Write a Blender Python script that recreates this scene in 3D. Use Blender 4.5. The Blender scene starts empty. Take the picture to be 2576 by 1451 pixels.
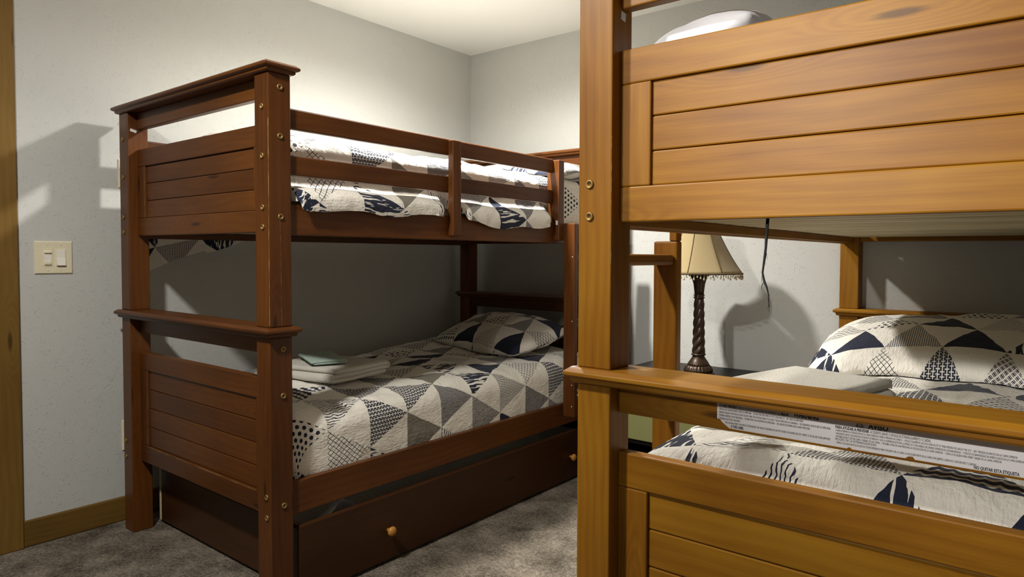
import bpy, bmesh, math, random
from mathutils import Vector, Matrix, noise
random.seed(7)
D = bpy.data
SC = bpy.context.scene
COL = SC.collection
R = math.radians
# ------------------------------------------------------------------ camera, world, lights, exposure
cam = D.objects.new('camera', D.cameras.new('camera')); COL.objects.link(cam)
IW, IH = 2576.0, 1451.0
FPX, PCX, PCY = 1683.01, 1437.9, 696.55
cam.data.sensor_fit = 'HORIZONTAL'; cam.data.sensor_width = 36.0
cam.data.lens = FPX / IW * 36.0
cam.data.shift_x = (IW / 2 - PCX) / IW
cam.data.shift_y = (PCY - IH / 2) / IW
cam.data.clip_start = 0.02
yaw, pitch, roll = -0.6328, -0.0323, 0.0059
fw = Vector((math.sin(yaw) * math.cos(pitch), math.cos(yaw) * math.cos(pitch), math.sin(pitch)))
r0 = Vector((math.cos(yaw), -math.sin(yaw), 0)); u0 = r0.cross(fw)
rt = r0 * math.cos(roll) - u0 * (-math.sin(roll)); up = u0 * math.cos(roll) - r0 * math.sin(roll)
cam.matrix_world = Matrix(((rt.x, up.x, -fw.x, 1.8664), (rt.y, up.y, -fw.y, -1.0528), (rt.z, up.z, -fw.z, 1.0753), (0, 0, 0, 1)))
SC.camera = cam
SC.view_settings.view_transform = 'Standard'; SC.view_settings.look = 'None'
SC.view_settings.gamma = 1.0; SC.view_settings.use_curve_mapping = False
SC.view_settings.exposure = 0.0
wd = D.worlds.new('world'); SC.world = wd; wd.use_nodes = True
wd.node_tree.nodes['Background'].inputs[0].default_value = (0.9, 0.9, 0.85, 1)
wd.node_tree.nodes['Background'].inputs[1].default_value = 0.02

WARM = (1.0, 0.96, 0.89)
def aim(o, loc, target):
    o.location = loc; o.rotation_euler = (Vector(target) - Vector(loc)).to_track_quat('-Z', 'Y').to_euler()
def spot(loc, target, watts, size, blend, rad, color=WARM):
    l = D.lights.new('gimbal_beam', 'SPOT'); l.energy = watts; l.spot_size = R(size); l.spot_blend = blend
    l.shadow_soft_size = rad; l.color = color
    o = D.objects.new('gimbal_beam', l); COL.objects.link(o); aim(o, loc, target)
def disk(loc, watts, rad, color=WARM):
    l = D.lights.new('ceiling_glow', 'AREA'); l.shape = 'DISK'; l.size = rad * 2; l.energy = watts; l.color = color
    o = D.objects.new('ceiling_glow', l); COL.objects.link(o); aim(o, loc, (loc[0], loc[1], 0))
DISKS = [((0.45, -1.00, 2.312), 52, 0.07, 'in front of the labelled bunk bed')]
SPOTS = [((-0.15, 0.95, 2.30), (-0.15, 0.95, 0), 300, 161, 1.0, 0.05, 'above the bunk bed by the light-switch wall'),
         ((0.60, -3.3, 2.27), (1.78, 0.05, 1.33), 620, 25, 1.0, 0.06, 'turned towards the labelled bunk bed'),
         ((1.10, -3.6, 2.27), (0.75, 2.0, 0.9), 100, 34, 1.0, 0.05, 'turned towards the table lamp')]
for a in DISKS: disk(*a[:3])
for a in SPOTS: spot(*a[:6])

# ------------------------------------------------------------------ node helpers
class X:
    def __init__(s, nt, k): s.nt = nt; s.k = k
    def m(s, op, *o):
        n = s.nt.nodes.new('ShaderNodeMath'); n.operation = op
        for i, v in enumerate((s,) + o):
            if isinstance(v, X): s.nt.links.new(v.k, n.inputs[i])
            else: n.inputs[i].default_value = v
        return X(s.nt, n.outputs[0])
    def __add__(s, o): return s.m('ADD', o)
    __radd__ = __add__
    def __sub__(s, o): return s.m('SUBTRACT', o)
    def __mul__(s, o): return s.m('MULTIPLY', o)
    __rmul__ = __mul__
    def __truediv__(s, o): return s.m('DIVIDE', o)
    def fr(s): return s.m('FRACT')
    def fl(s): return s.m('FLOOR')
    def ab(s): return s.m('ABSOLUTE')
    def lt(s, o): return s.m('LESS_THAN', o)
    def gt(s, o): return s.m('GREATER_THAN', o)
    def mx(s, o): return s.m('MAXIMUM', o)
    def mn(s, o): return s.m('MINIMUM', o)
    def sin(s): return s.m('SINE')
    def eq(s, o): return s.m('COMPARE', o, 0.4)
def inv(x): return x * -1.0 + 1.0
def material(name, rough=0.5):
    m = D.materials.new(name); m.use_nodes = True
    nt = m.node_tree; b = nt.nodes['Principled BSDF']; b.inputs['Roughness'].default_value = rough
    return m, nt, b
def xyz(nt, x, y, z=0.0):
    n = nt.nodes.new('ShaderNodeCombineXYZ')
    for i, v in enumerate((x, y, z)):
        if isinstance(v, X): nt.links.new(v.k, n.inputs[i])
        else: n.inputs[i].default_value = v
    return n.outputs[0]
def uvc(nt):
    n = nt.nodes.new('ShaderNodeUVMap'); s = nt.nodes.new('ShaderNodeSeparateXYZ'); nt.links.new(n.outputs[0], s.inputs[0])
    return X(nt, s.outputs[0]), X(nt, s.outputs[1])
def pos(nt):
    n = nt.nodes.new('ShaderNodeNewGeometry'); s = nt.nodes.new('ShaderNodeSeparateXYZ'); nt.links.new(n.outputs['Position'], s.inputs[0])
    return [X(nt, s.outputs[i]) for i in range(3)]
def tnoise(nt, vec, scale=1.0, detail=3.0, rough=0.5, dist=0.0):
    n = nt.nodes.new('ShaderNodeTexNoise'); n.inputs['Scale'].default_value = scale; n.inputs['Detail'].default_value = detail
    n.inputs['Roughness'].default_value = rough; n.inputs['Distortion'].default_value = dist
    nt.links.new(vec, n.inputs['Vector']); return X(nt, n.outputs[0])
def ramp(nt, fac, stops):
    n = nt.nodes.new('ShaderNodeValToRGB'); e = n.color_ramp.elements
    while len(e) < len(stops): e.new(0.5)
    for i, (p, c) in enumerate(stops): e[i].position = p; e[i].color = (*c, 1)
    nt.links.new(fac.k, n.inputs[0]); return n.outputs[0]
def sm(nt, x, a, b):
    n = nt.nodes.new('ShaderNodeMapRange'); n.interpolation_type = 'SMOOTHSTEP'; nt.links.new(x.k, n.inputs[0])
    n.inputs[1].default_value = a; n.inputs[2].default_value = b; return X(nt, n.outputs[0])
def mix(nt, f, a, b, mode='MIX'):
    n = nt.nodes.new('ShaderNodeMix'); n.data_type = 'RGBA'; n.blend_type = mode
    for i, v in ((0, f), (6, a), (7, b)):
        if isinstance(v, X): nt.links.new(v.k, n.inputs[i])
        elif isinstance(v, tuple): n.inputs[i].default_value = (*v, 1)
        elif isinstance(v, (int, float)): n.inputs[i].default_value = v
        else: nt.links.new(v, n.inputs[i])
    return n.outputs[2]
def bump(nt, b, h, strength, dist):
    n = nt.nodes.new('ShaderNodeBump'); n.inputs['Strength'].default_value = strength; n.inputs['Distance'].default_value = dist
    nt.links.new(h.k, n.inputs['Height']); nt.links.new(n.outputs[0], b.inputs['Normal'])
def lin(r, g, b):
    f = lambda c: (c / 255 / 12.92) if c <= 10 else ((c / 255 + 0.055) / 1.055) ** 2.4
    return (f(r), f(g), f(b))
def plain(name, rgb, rough=0.5, metal=0.0, spec=0.5):
    m, nt, b = material(name, rough); b.inputs['Base Color'].default_value = (*rgb, 1); b.inputs['Metallic'].default_value = metal
    x, y, z = pos(nt); n = tnoise(nt, xyz(nt, x, y, z), 60, 3)
    c = mix(nt, n * 0.16, rgb, tuple(v * 0.6 for v in rgb)); nt.links.new(c, b.inputs['Base Color'])
    b.inputs['Specular IOR Level'].default_value = spec
    return m
# ------------------------------------------------------------------ materials
def wood_mat(name, dark, midc, light, rough=0.36, coat=0.25):
    m, nt, b = material(name, rough); u, v = uvc(nt)
    oi = nt.nodes.new('ShaderNodeObjectInfo'); rnd = X(nt, oi.outputs['Random'])
    vor = nt.nodes.new('ShaderNodeTexVoronoi'); vor.voronoi_dimensions = '2D'; vor.inputs['Scale'].default_value = 1.0
    nt.links.new(xyz(nt, u * 1.7, v * 9.0), vor.inputs['Vector'])
    kd = X(nt, vor.outputs['Distance'])
    sc = nt.nodes.new('ShaderNodeSeparateColor'); nt.links.new(vor.outputs['Color'], sc.inputs[0])
    on = X(nt, sc.outputs[0]).gt(0.66)
    near = inv(sm(nt, kd, 0.05, 0.32)) * on
    warp = tnoise(nt, xyz(nt, u * 1.3, v * 5.0), 1.0, 2) * 1.6 + near * 1.1
    ring = ((v * 42.0 + warp * 3.0 + u * 0.35) * 1.0)
    rings = ring.fr(); rings = (rings - 0.5).ab() * 2.0
    fib = tnoise(nt, xyz(nt, u * 6.0, v * 260.0), 1.0, 3, 0.6)
    blotch = tnoise(nt, xyz(nt, u * 2.2, v * 6.0, rnd * 9.0), 1.0, 3, 0.55)
    f = rings * 0.09 + fib * 0.22 + blotch * 0.68 + (rnd - 0.5) * 0.14
    c = ramp(nt, f, [(0.28, dark), (0.5, midc), (0.74, light)])
    knot = inv(sm(nt, kd + fib * 0.03, 0.045, 0.10)) * on
    c = mix(nt, knot * 0.75, c, tuple(x * 0.30 for x in dark))
    nt.links.new(c, b.inputs['Base Color'])
    b.inputs['Coat Weight'].default_value = coat; b.inputs['Coat Roughness'].default_value = 0.42; b.inputs['Specular IOR Level'].default_value = 0.22
    bump(nt, b, fib, 0.05, 0.002)
    return m
WOOD = wood_mat('honey_bed_wood', lin(108, 64, 9), lin(134, 88, 16), lin(155, 110, 26), 0.46, 0.05)
WOOD_DIM = wood_mat('shade_darkened_bed_wood', lin(68, 36, 11), lin(87, 48, 15), lin(106, 62, 21), 0.40, 0.12)  # same stain as the honey bed; dim light painted in, darker and redder
WOODD = wood_mat('drawer_wood', lin(52, 28, 11), lin(62, 35, 14), lin(74, 44, 18), 0.42, 0.1)
PINE = wood_mat('pine_slat_wood', lin(176, 160, 124), lin(206, 192, 156), lin(224, 212, 182), 0.6, 0.0)
OAK = wood_mat('oak_trim_wood', lin(88, 64, 24), lin(106, 79, 32), lin(122, 94, 42), 0.5, 0.1)
BLACKWOOD = wood_mat('black_stained_wood', lin(16, 13, 11), lin(22, 18, 15), lin(30, 25, 20), 0.45, 0.1)

def wall_mat(name, rgb, amt=1.0):
    m, nt, b = material(name, 0.75); x, y, z = pos(nt); P = xyz(nt, x, y, z)
    n1 = tnoise(nt, P, 165, 2, 0.5); n2 = tnoise(nt, P, 30, 2, 0.5, 0.3); n3 = tnoise(nt, P, 1.3, 3)
    drop = sm(nt, n1, 0.60, 0.70) * sm(nt, n2, 0.44, 0.58)
    fine = tnoise(nt, P, 260, 2)
    h = drop * 1.0 + fine * 0.12
    nt.links.new(mix(nt, n3 * 0.12, rgb, tuple(v * 0.8 for v in rgb)), b.inputs['Base Color'])
    bump(nt, b, h, 0.5 * amt, 0.003); b.inputs['Specular IOR Level'].default_value = 0.3
    return m
WALL = wall_mat('grey_wall_paint', lin(190, 191, 187))
CEIL = wall_mat('white_ceiling_paint', lin(226, 226, 222), 0.35)

m, nt, b = material('grey_carpet', 0.95); x, y, z = pos(nt)
pile = tnoise(nt, xyz(nt, x, y, z), 190, 3, 0.7); tuft = tnoise(nt, xyz(nt, x, y, z), 75, 3, 0.65); patch = tnoise(nt, xyz(nt, x, y, z), 7, 4, 0.6)
f = pile * 0.5 + tuft * 0.4 + (patch - 0.5) * 0.55
nt.links.new(ramp(nt, f, [(0.30, lin(66, 60, 52)), (0.45, lin(126, 117, 104)), (0.62, lin(174, 163, 148))]), b.inputs['Base Color'])
bump(nt, b, pile + tuft, 0.9, 0.012); b.inputs['Specular IOR Level'].default_value = 0.1
CARPET = m

def duvet_mat():
    m, nt, b = material('triangle_print_cotton', 0.85); u, v = uvc(nt)
    uv3 = xyz(nt, u, v)
    w1 = tnoise(nt, uv3, 14, 2) - 0.5; w2 = tnoise(nt, xyz(nt, u + 7.3, v), 14, 2) - 0.5
    B_, H_ = 0.185, 0.165
    t = (v + w1 * 0.006) / H_; k = t.fl(); ft = t.fr()
    s = (u + w2 * 0.006) / B_ + k * 0.5; j = s.fl(); fs = s.fr()
    tri = (fs - 0.5).ab().lt(inv(ft) * 0.5)
    wn = nt.nodes.new('ShaderNodeTexWhiteNoise'); wn.noise_dimensions = '2D'
    nt.links.new(xyz(nt, j * 1.37 + 0.21, k * 2.71 + 0.13), wn.inputs['Vector'])
    idn = (X(nt, wn.outputs['Value']) * 16.0).fl()
    nz = tnoise(nt, xyz(nt, fs * 3.0 + j * 5.0, ft * 3.0 + k * 3.0), 2.0, 2)
    fine = tnoise(nt, xyz(nt, u * 2.0, v), 420, 2, 0.7)
    nb = tnoise(nt, xyz(nt, fs * 16.0 + j * 9.0, ft * 1.6), 1.0, 2)
    inks = []
    one = (fs * 0.0) + 1.0
    inks.append(one)                                                                    # 0 navy
    inks.append(one)                                                                    # 1 taupe
    inks.append(nb.gt(0.47))                                                             # 2 brush strokes
    inks.append((ft * 6.0 + (fs * 26.0).sin().ab() * 0.28).fr().lt(0.58))                # 3 scalloped bands
    dx = (fs * 8.0 + (ft * 7.0).fl() * 0.5).fr() - 0.5; dy = (ft * 7.0).fr() - 0.5
    inks.append((dx * dx + dy * dy * 0.8).lt(0.085))                                     # 4 dots
    inks.append((((fs * 0.9 + ft * 0.75) * 11.0).fr() - 0.5).ab().gt(0.43).mx((((fs * 0.9 - ft * 0.75) * 11.0).fr() - 0.5).ab().gt(0.43)))  # 5 net
    inks.append((ft * 12.0 + ((fs * 7.0).fr() - 0.5).ab() * 2.4).fr().lt(0.24))           # 6 herringbone
    inks.append(fine.gt(0.47))                                                           # 7 speckle
    inks.append((ft * 15.0 + nz * 2.2).fr().lt(0.30))                                     # 8 thin lines
    q1 = (((fs + ft * 0.9) * 9.0).fr() - 0.5).ab(); q2 = (((fs - ft * 0.9) * 9.0).fr() - 0.5).ab()
    inks.append(inv((q1.lt(0.13)).mx(q2.lt(0.13)).mx((q1 - 0.32).ab().lt(0.05))))         # 9 basket weave
    inks.append((fs * 20.0 + nz * 2.5).fr().lt(0.34) * sm(nt, nz, 0.3, 0.34))              # 10 upright strokes
    inks.append(inv((u * 380.0 + nz * 3.0).fr().lt(0.30) * fine.gt(0.42)))                # 11 broken white threads
    inks.append(((fs * 26.0).fr() - 0.5).ab().mx(((ft * 24.0 + (fs * 26.0).fl() * 0.5).fr() - 0.5).ab()).lt(0.34))   # 12 tiny checks
    inks.append(inv((((fs * 14.0).fr() - 0.5).ab().lt(0.10)).mx((((ft * 13.0) + (fs * 14.0).fl() * 0.5).fr() - 0.5).ab().lt(0.10))) * fine.gt(0.36))   # 13 woven
    inks.append(one); inks.append(nb.gt(0.43))                                           # 14 navy, 15 bold strokes
    tot = None
    for i, q in enumerate(inks):
        e = q * idn.eq(float(i)); tot = e if tot is None else tot + e
    ink = tot * tri
    slub = tnoise(nt, xyz(nt, u * 40.0, v * 700.0), 1.0, 2)
    white = mix(nt, slub * 0.25, lin(236, 232, 222), lin(208, 203, 192))
    navy = mix(nt, fine * 0.5, lin(30, 36, 54), lin(54, 58, 76))
    inkc = mix(nt, idn.eq(1.0), navy, lin(126, 121, 110))
    nt.links.new(mix(nt, ink, white, inkc), b.inputs['Base Color'])
    wr = tnoise(nt, xyz(nt, u, v), 30, 4, 0.6, 0.8); cl = tnoise(nt, xyz(nt, u * 2.2, v * 0.7), 60, 3, 0.6)
    bump(nt, b, wr + cl * 0.7 + fine * 0.05, 0.55, 0.009); b.inputs['Specular IOR Level'].default_value = 0.15
    b.inputs['Sheen Weight'].default_value = 0.1
    return m
DUVET = duvet_mat()
def cloth_mat(name, rgb, sc=300, st=0.6, dist=0.004):
    m, nt, b = material(name, 0.95); u, v = uvc(nt); x, y, z = pos(nt)
    n = tnoise(nt, xyz(nt, x, y, z), sc, 3, 0.7); n2 = tnoise(nt, xyz(nt, x, y, z), 12, 3)
    nt.links.new(mix(nt, n2 * 0.2 + n * 0.15, rgb, tuple(q * 0.72 for q in rgb)), b.inputs['Base Color'])
    bump(nt, b, n, st, dist); b.inputs['Specular IOR Level'].default_value = 0.1; b.inputs['Sheen Weight'].default_value = 0.2
    return m
TERRY = cloth_mat('white_terry', lin(232, 228, 216), 330, 0.9, 0.006)
MINT = cloth_mat('mint_terry', lin(188, 212, 200), 330, 0.9, 0.006)
WHITE = cloth_mat('white_sheet', lin(238, 238, 242), 500, 0.15, 0.001)
MATT = cloth_mat('mattress_ticking', lin(214, 208, 196), 240, 0.2, 0.002)
IVORY = plain('ivory_plastic', lin(222, 214, 186), 0.35)
PADDLE = plain('pale_plastic', lin(232, 228, 218), 0.3)
BRASS = plain('antique_brass', lin(150, 122, 74), 0.5, 0.75)
BRONZE = plain('dark_bronze_resin', lin(62, 47, 35), 0.34, 0.4)
KNOB = plain('honey_knob_wood', lin(186, 128, 52), 0.35)
PAPER = plain('white_sticker_paper', lin(216, 212, 214), 0.6)
INK = plain('black_print_ink', lin(36, 35, 38), 0.7)
BLACKCORD = plain('black_cord_fibre', lin(18, 17, 17), 0.8)
OLIVE = plain('olive_green_paint', lin(114, 114, 70), 0.6)
SHADE = cloth_mat('beige_lampshade_silk', lin(152, 136, 100), 180, 0.12, 0.001)
BEAD = plain('pale_glass_bead', lin(196, 180, 142), 0.2)
CHIP = plain('bare_wood_chip', lin(176, 138, 82), 0.8)

# ------------------------------------------------------------------ geometry helpers
WL = {}
def link(name, me, mat, parent=None, loc=(0, 0, 0), smooth=False):
    o = D.objects.new(name, me); COL.objects.link(o)
    if mat and not me.materials: me.materials.append(mat)
    loc = Vector(loc); WL[o] = loc
    if parent: o.parent = parent; o.location = loc - WL[parent]
    else: o.location = loc
    if smooth:
        for p in me.polygons: p.use_smooth = True
    return o
def empty(name, loc):
    o = D.objects.new(name, None); COL.objects.link(o); o.location = loc; WL[o] = Vector(loc); o.empty_display_size = 0.1
    return o
def tag(o, label=None, cat=None, group=None, kind=None):
    for k, v in (('label', label), ('category', cat), ('group', group), ('kind', kind)):
        if v: o[k] = v
    return o
def from_bm(bm, name):
    me = D.meshes.new(name); bm.to_mesh(me); bm.free(); return me
def box_uv(bm, dims, ofs, grain=None):
    L = bm.loops.layers.uv.verify()
    g = grain if grain is not None else max(range(3), key=lambda i: dims[i])
    oth = [i for i in range(3) if i != g]
    for f in bm.faces:
        n = max(range(3), key=lambda i: abs(f.normal[i]))
        for l in f.loops:
            c = l.vert.co
            if n == g: l[L].uv = (c[oth[0]] * 0.5 + ofs[0], c[oth[1]] + ofs[1])
            else:
                o2 = [i for i in oth if i != n][0]
                l[L].uv = (c[g] + ofs[0], c[o2] + ofs[1] + (0.37 if n == oth[0] else 0))
def box_mesh(dims, bev=0.002, seg=1, grain=None):
    bm = bmesh.new(); bmesh.ops.create_cube(bm, size=1.0)
    bmesh.ops.scale(bm, vec=dims, verts=bm.verts)
    if bev > 0: bmesh.ops.bevel(bm, geom=bm.edges[:], offset=min(bev, min(dims) * 0.4), segments=seg, affect='EDGES', profile=0.5)
    bm.normal_update()
    box_uv(bm, dims, (random.uniform(0, 30), random.uniform(0, 30)), grain)
    return from_bm(bm, 'box')
def box(name, x0, x1, y0, y1, z0, z1, mat, parent=None, bev=0.002, seg=1, grain=None):
    d = (abs(x1 - x0), abs(y1 - y0), abs(z1 - z0))
    return link(name, box_mesh(d, bev, seg, grain), mat, parent, ((x0 + x1) / 2, (y0 + y1) / 2, (z0 + z1) / 2))
def lathe(prof, seg=24, axis='z', mod=None):
    """prof: list of (radius, height); closed at the ends"""
    bm = bmesh.new(); rings = []
    for i, (r, h) in enumerate(prof):
        ring = []
        for k in range(seg):
            a = 2 * math.pi * k / seg; rr = r * (mod(a, h, i) if mod else 1)
            c = (rr * math.cos(a), rr * math.sin(a), h)
            if axis == 'y': c = (c[0], -c[2], c[1])
            if axis == 'x': c = (c[2], c[0], c[1])
            ring.append(bm.verts.new(c))
        rings.append(ring)
    for a, b_ in zip(rings, rings[1:]):
        for k in range(seg): bm.faces.new((a[k], a[(k + 1) % seg], b_[(k + 1) % seg], b_[k]))
    bm.faces.new(rings[0][::-1]); bm.faces.new(rings[-1])
    bmesh.ops.recalc_face_normals(bm, faces=bm.faces)
    return from_bm(bm, 'lathe')
def tube(pts, radii, seg=8):
    bm = bmesh.new(); rings = []; n = len(pts); pts = [Vector(p) for p in pts]
    for i, p in enumerate(pts):
        d = (pts[min(i + 1, n - 1)] - pts[max(i - 1, 0)]).normalized()
        a = d.orthogonal().normalized() if i == 0 else (pa - d * pa.dot(d)).normalized()
        pa = a; b_ = d.cross(a); r = radii[i] if isinstance(radii, list) else radii
        rings.append([bm.verts.new(p + (a * math.cos(2 * math.pi * k / seg) + b_ * math.sin(2 * math.pi * k / seg)) * r) for k in range(seg)])
    for a, b_ in zip(rings, rings[1:]):
        for k in range(seg): bm.faces.new((a[k], a[(k + 1) % seg], b_[(k + 1) % seg], b_[k]))
    bm.faces.new(rings[0][::-1]); bm.faces.new(rings[-1])
    bmesh.ops.recalc_face_normals(bm, faces=bm.faces)
    return bm
def grid_mesh(nu, nv, fn, uvfn=None, cyc=False):
    vs = []; uvs = []
    for j in range(nv + 1):
        for i in range(nu + 1):
            vs.append(fn(i / nu, j / nv)); uvs.append(uvfn(i / nu, j / nv) if uvfn else (i / nu, j / nv))
    fs = [(j * (nu + 1) + i, j * (nu + 1) + i + 1, (j + 1) * (nu + 1) + i + 1, (j + 1) * (nu + 1) + i) for j in range(nv) for i in range(nu)]
    me = D.meshes.new('grid'); me.from_pydata(vs, [], fs)
    L = me.uv_layers.new(name='UVMap')
    for p in me.polygons:
        for li in p.loop_indices: L.data[li].uv = uvs[me.loops[li].vertex_index]
        p.use_smooth = True
    return me

# ------------------------------------------------------------------ room shell
XW, YW, ZC, XR, YF = -1.162, 1.991, 2.324, 3.1, -5.0
T = 0.12
def struct(o): o['kind'] = 'structure'; return o
struct(box('floor', XW - T, XR + T, YF - T, YW + T, -0.1, 0.0, CARPET, bev=0))
struct(box('ceiling', XW - T, XR + T, YF - T, YW + T, ZC, ZC + 0.1, CEIL, bev=0))
struct(box('wall_left', XW - T, XW, YF - T, YW + T, 0, ZC, WALL, bev=0))
struct(box('wall_back', XW, XR, YW, YW + T, 0, ZC, WALL, bev=0))
struct(box('wall_right', XR, XR + T, YF - T, YW + T, 0, ZC, WALL, bev=0))
struct(box('wall_front', XW, XR, YF - T, YF, 0, ZC, WALL, bev=0))
def baseboard(name, x0, x1, y0, y1):
    return struct(box(name, x0, x1, y0, y1, 0.0, 0.098, OAK, bev=0.006, seg=2))
baseboard('baseboard_left', XW, XW + 0.014, -0.293, YW - 0.014)
baseboard('baseboard_back', XW, XR, YW - 0.014, YW)
baseboard('baseboard_right', XR - 0.014, XR, YF, YW - 0.014)
struct(box('trim_1', XW, XW + 0.019, -0.388, -0.293, 0, 2.12, OAK, bev=0.003))
struct(box('trim_2', XW, XW + 0.019, -1.31, -1.215, 0, 2.12, OAK, bev=0.003))
struct(box('trim_3', XW, XW + 0.019, -1.31, -0.293, 2.12, 2.215, OAK, bev=0.003))
dr = struct(box('door_1', XW, XW + 0.012, -1.21, -0.393, 0.01, 2.115, OAK, bev=0.003))
kn = lathe([(0.026, 0), (0.026, 0.006), (0.011, 0.01), (0.011, 0.03), (0.026, 0.042), (0.028, 0.055), (0.018, 0.066), (0.004, 0.068)], 24, 'x')
link('door_knob', kn, BRASS, dr, (XW + 0.012, -1.15, 0.95), True)

# ------------------------------------------------------------------ wall plates
def wall_plate(y0, y1, z0, z1, gangs, label, cat, name):
    e = empty(name, (XW, (y0 + y1) / 2, z0))
    bm = bmesh.new(); rings = []
    for (ov, x) in ((0, 0.0), (0, 0.0025), (-0.0035, 0.0062)):
        rings.append([bm.verts.new((XW + x, yy, zz)) for yy, zz in ((y0 - ov, z0 - ov), (y1 + ov, z0 - ov), (y1 + ov, z1 + ov), (y0 - ov, z1 + ov))])
    for a, b_ in zip(rings, rings[1:]):
        for k in range(4): bm.faces.new((a[k], a[(k + 1) % 4], b_[(k + 1) % 4], b_[k]))
    bm.faces.new(rings[-1]); bm.faces.new(rings[0][::-1]); bmesh.ops.recalc_face_normals(bm, faces=bm.faces)
    bm.transform(Matrix.Translation(-WL[e]))
    link('cover_plate', from_bm(bm, 'plate'), IVORY, e, WL[e])
    zc = (z0 + z1) / 2; f = XW + 0.0062
    scr = lathe([(0.0028, 0), (0.0028, 0.0006), (0.0018, 0.0012)], 12, 'x')
    for g, (yc, kind) in enumerate(gangs):
        for s in (-1, 1): link('screw', scr, IVORY, e, (f, yc, zc + s * (0.0483 if kind != 'duplex' else 0.0)), True)
        if kind == 'dimmer':
            box('device_frame', f - 0.002, f + 0.0012, yc - 0.0165, yc + 0.0165, zc - 0.033, zc + 0.033, IVORY, e, 0.0006)
            box('slider_recess', f + 0.001, f + 0.0018, yc - 0.011, yc + 0.011, zc - 0.027, zc + 0.026, PADDLE, e, 0.0003)
            box('slider', f + 0.0015, f + 0.0075, yc - 0.0108, yc + 0.0108, zc + 0.016, zc + 0.023, IVORY, e, 0.0015, 2)
            box('rocker', f + 0.0015, f + 0.0062, yc - 0.0108, yc + 0.0108, zc - 0.027, zc - 0.015, IVORY, e, 0.002, 2)
        elif kind == 'paddle':
            box('device_frame', f - 0.002, f + 0.0012, yc - 0.0165, yc + 0.0165, zc - 0.033, zc + 0.033, IVORY, e, 0.0006)
            bm = bmesh.new()
            prof = [(0.0, 0.029), (0.0016, 0.029), (0.0022, 0.001), (0.0085, -0.029), (0.0, -0.029)]
            A = [bm.verts.new((x, -0.0135, z)) for x, z in prof]; B_ = [bm.verts.new((x, 0.0135, z)) for x, z in prof]
            for k in range(5): bm.faces.new((A[k], A[(k + 1) % 5], B_[(k + 1) % 5], B_[k]))
            bm.faces.new(A[::-1]); bm.faces.new(B_); bmesh.ops.recalc_face_normals(bm, faces=bm.faces)
            link('paddle', from_bm(bm, 'paddle'), PADDLE, e, (f + 0.001, yc, zc))
        else:
            for s in (-1, 1): box('socket', f - 0.001, f + 0.002, yc - 0.014, yc + 0.014, zc + s * 0.0195 - 0.0135, zc + s * 0.0195 + 0.0135, PADDLE, e, 0.004, 2)
    tag(e, label, cat); return e
wall_plate(-0.2435, -0.1265, 0.995, 1.1165, [(-0.2045, 'dimmer'), (-0.1645, 'paddle')], 'ivory two-gang wall plate with a slide dimmer and a paddle switch', 'light switch', 'light_switch')
wall_plate(0.0295, 0.10, 0.281, 0.404, [(0.0647, 'duplex')], 'ivory power outlet low on the grey wall beside the bunk leg', 'outlet', 'power_outlet')
wall_plate(0.030, 0.10, 1.332, 1.446, [(0.065, 'paddle')], 'ivory wall plate high on the grey wall behind the upper bunk post', 'wall plate', 'wall_plate')

# ------------------------------------------------------------------ bunk beds
W_, PX, PY, REC = 1.06, 0.0761, 0.0704, 0.031
BOLT_Y = lathe([(0.0088, -0.001), (0.0088, 0.0022), (0.0076, 0.0036), (0.0058, 0.0036), (0.0052, 0.0024), (0.0034, 0.0024), (0.0030, -0.0005)], 20, 'y')
BOLT_X = lathe([(0.0088, -0.001), (0.0088, 0.0022), (0.0076, 0.0036), (0.0058, 0.0036), (0.0052, 0.0024), (0.0034, 0.0024), (0.0030, -0.0005)], 20, 'x')
for me in (BOLT_Y, BOLT_X): me.materials.append(BRASS)
def cap(name, x0, x1, y0, y1, layers, parent, mat):
    bm = bmesh.new(); rings = []; cx, cy, cz = (x0 + x1) / 2, (y0 + y1) / 2, layers[0][1]
    for ov, z in layers:
        rings.append([bm.verts.new((xx - cx, yy - cy, z - cz)) for xx, yy in ((x0 - ov, y0 - ov), (x1 + ov, y0 - ov), (x1 + ov, y1 + ov), (x0 - ov, y1 + ov))])
    for a, b_ in zip(rings, rings[1:]):
        for k in range(4): bm.faces.new((a[k], a[(k + 1) % 4], b_[(k + 1) % 4], b_[k]))
    bm.faces.new(rings[0][::-1]); bm.faces.new(rings[-1]); bmesh.ops.recalc_face_normals(bm, faces=bm.faces)
    edges = [e for e in bm.edges]
    bmesh.ops.bevel(bm, geom=edges, offset=0.0008, segments=1, affect='EDGES', clamp_overlap=True)
    bm.normal_update(); box_uv(bm, (1, .1, .03), (random.uniform(0, 30), random.uniform(0, 30)), 0)
    return link(name, from_bm(bm, 'cap'), mat, parent, (cx, cy, cz))
SLATM = [None, None]
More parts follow.
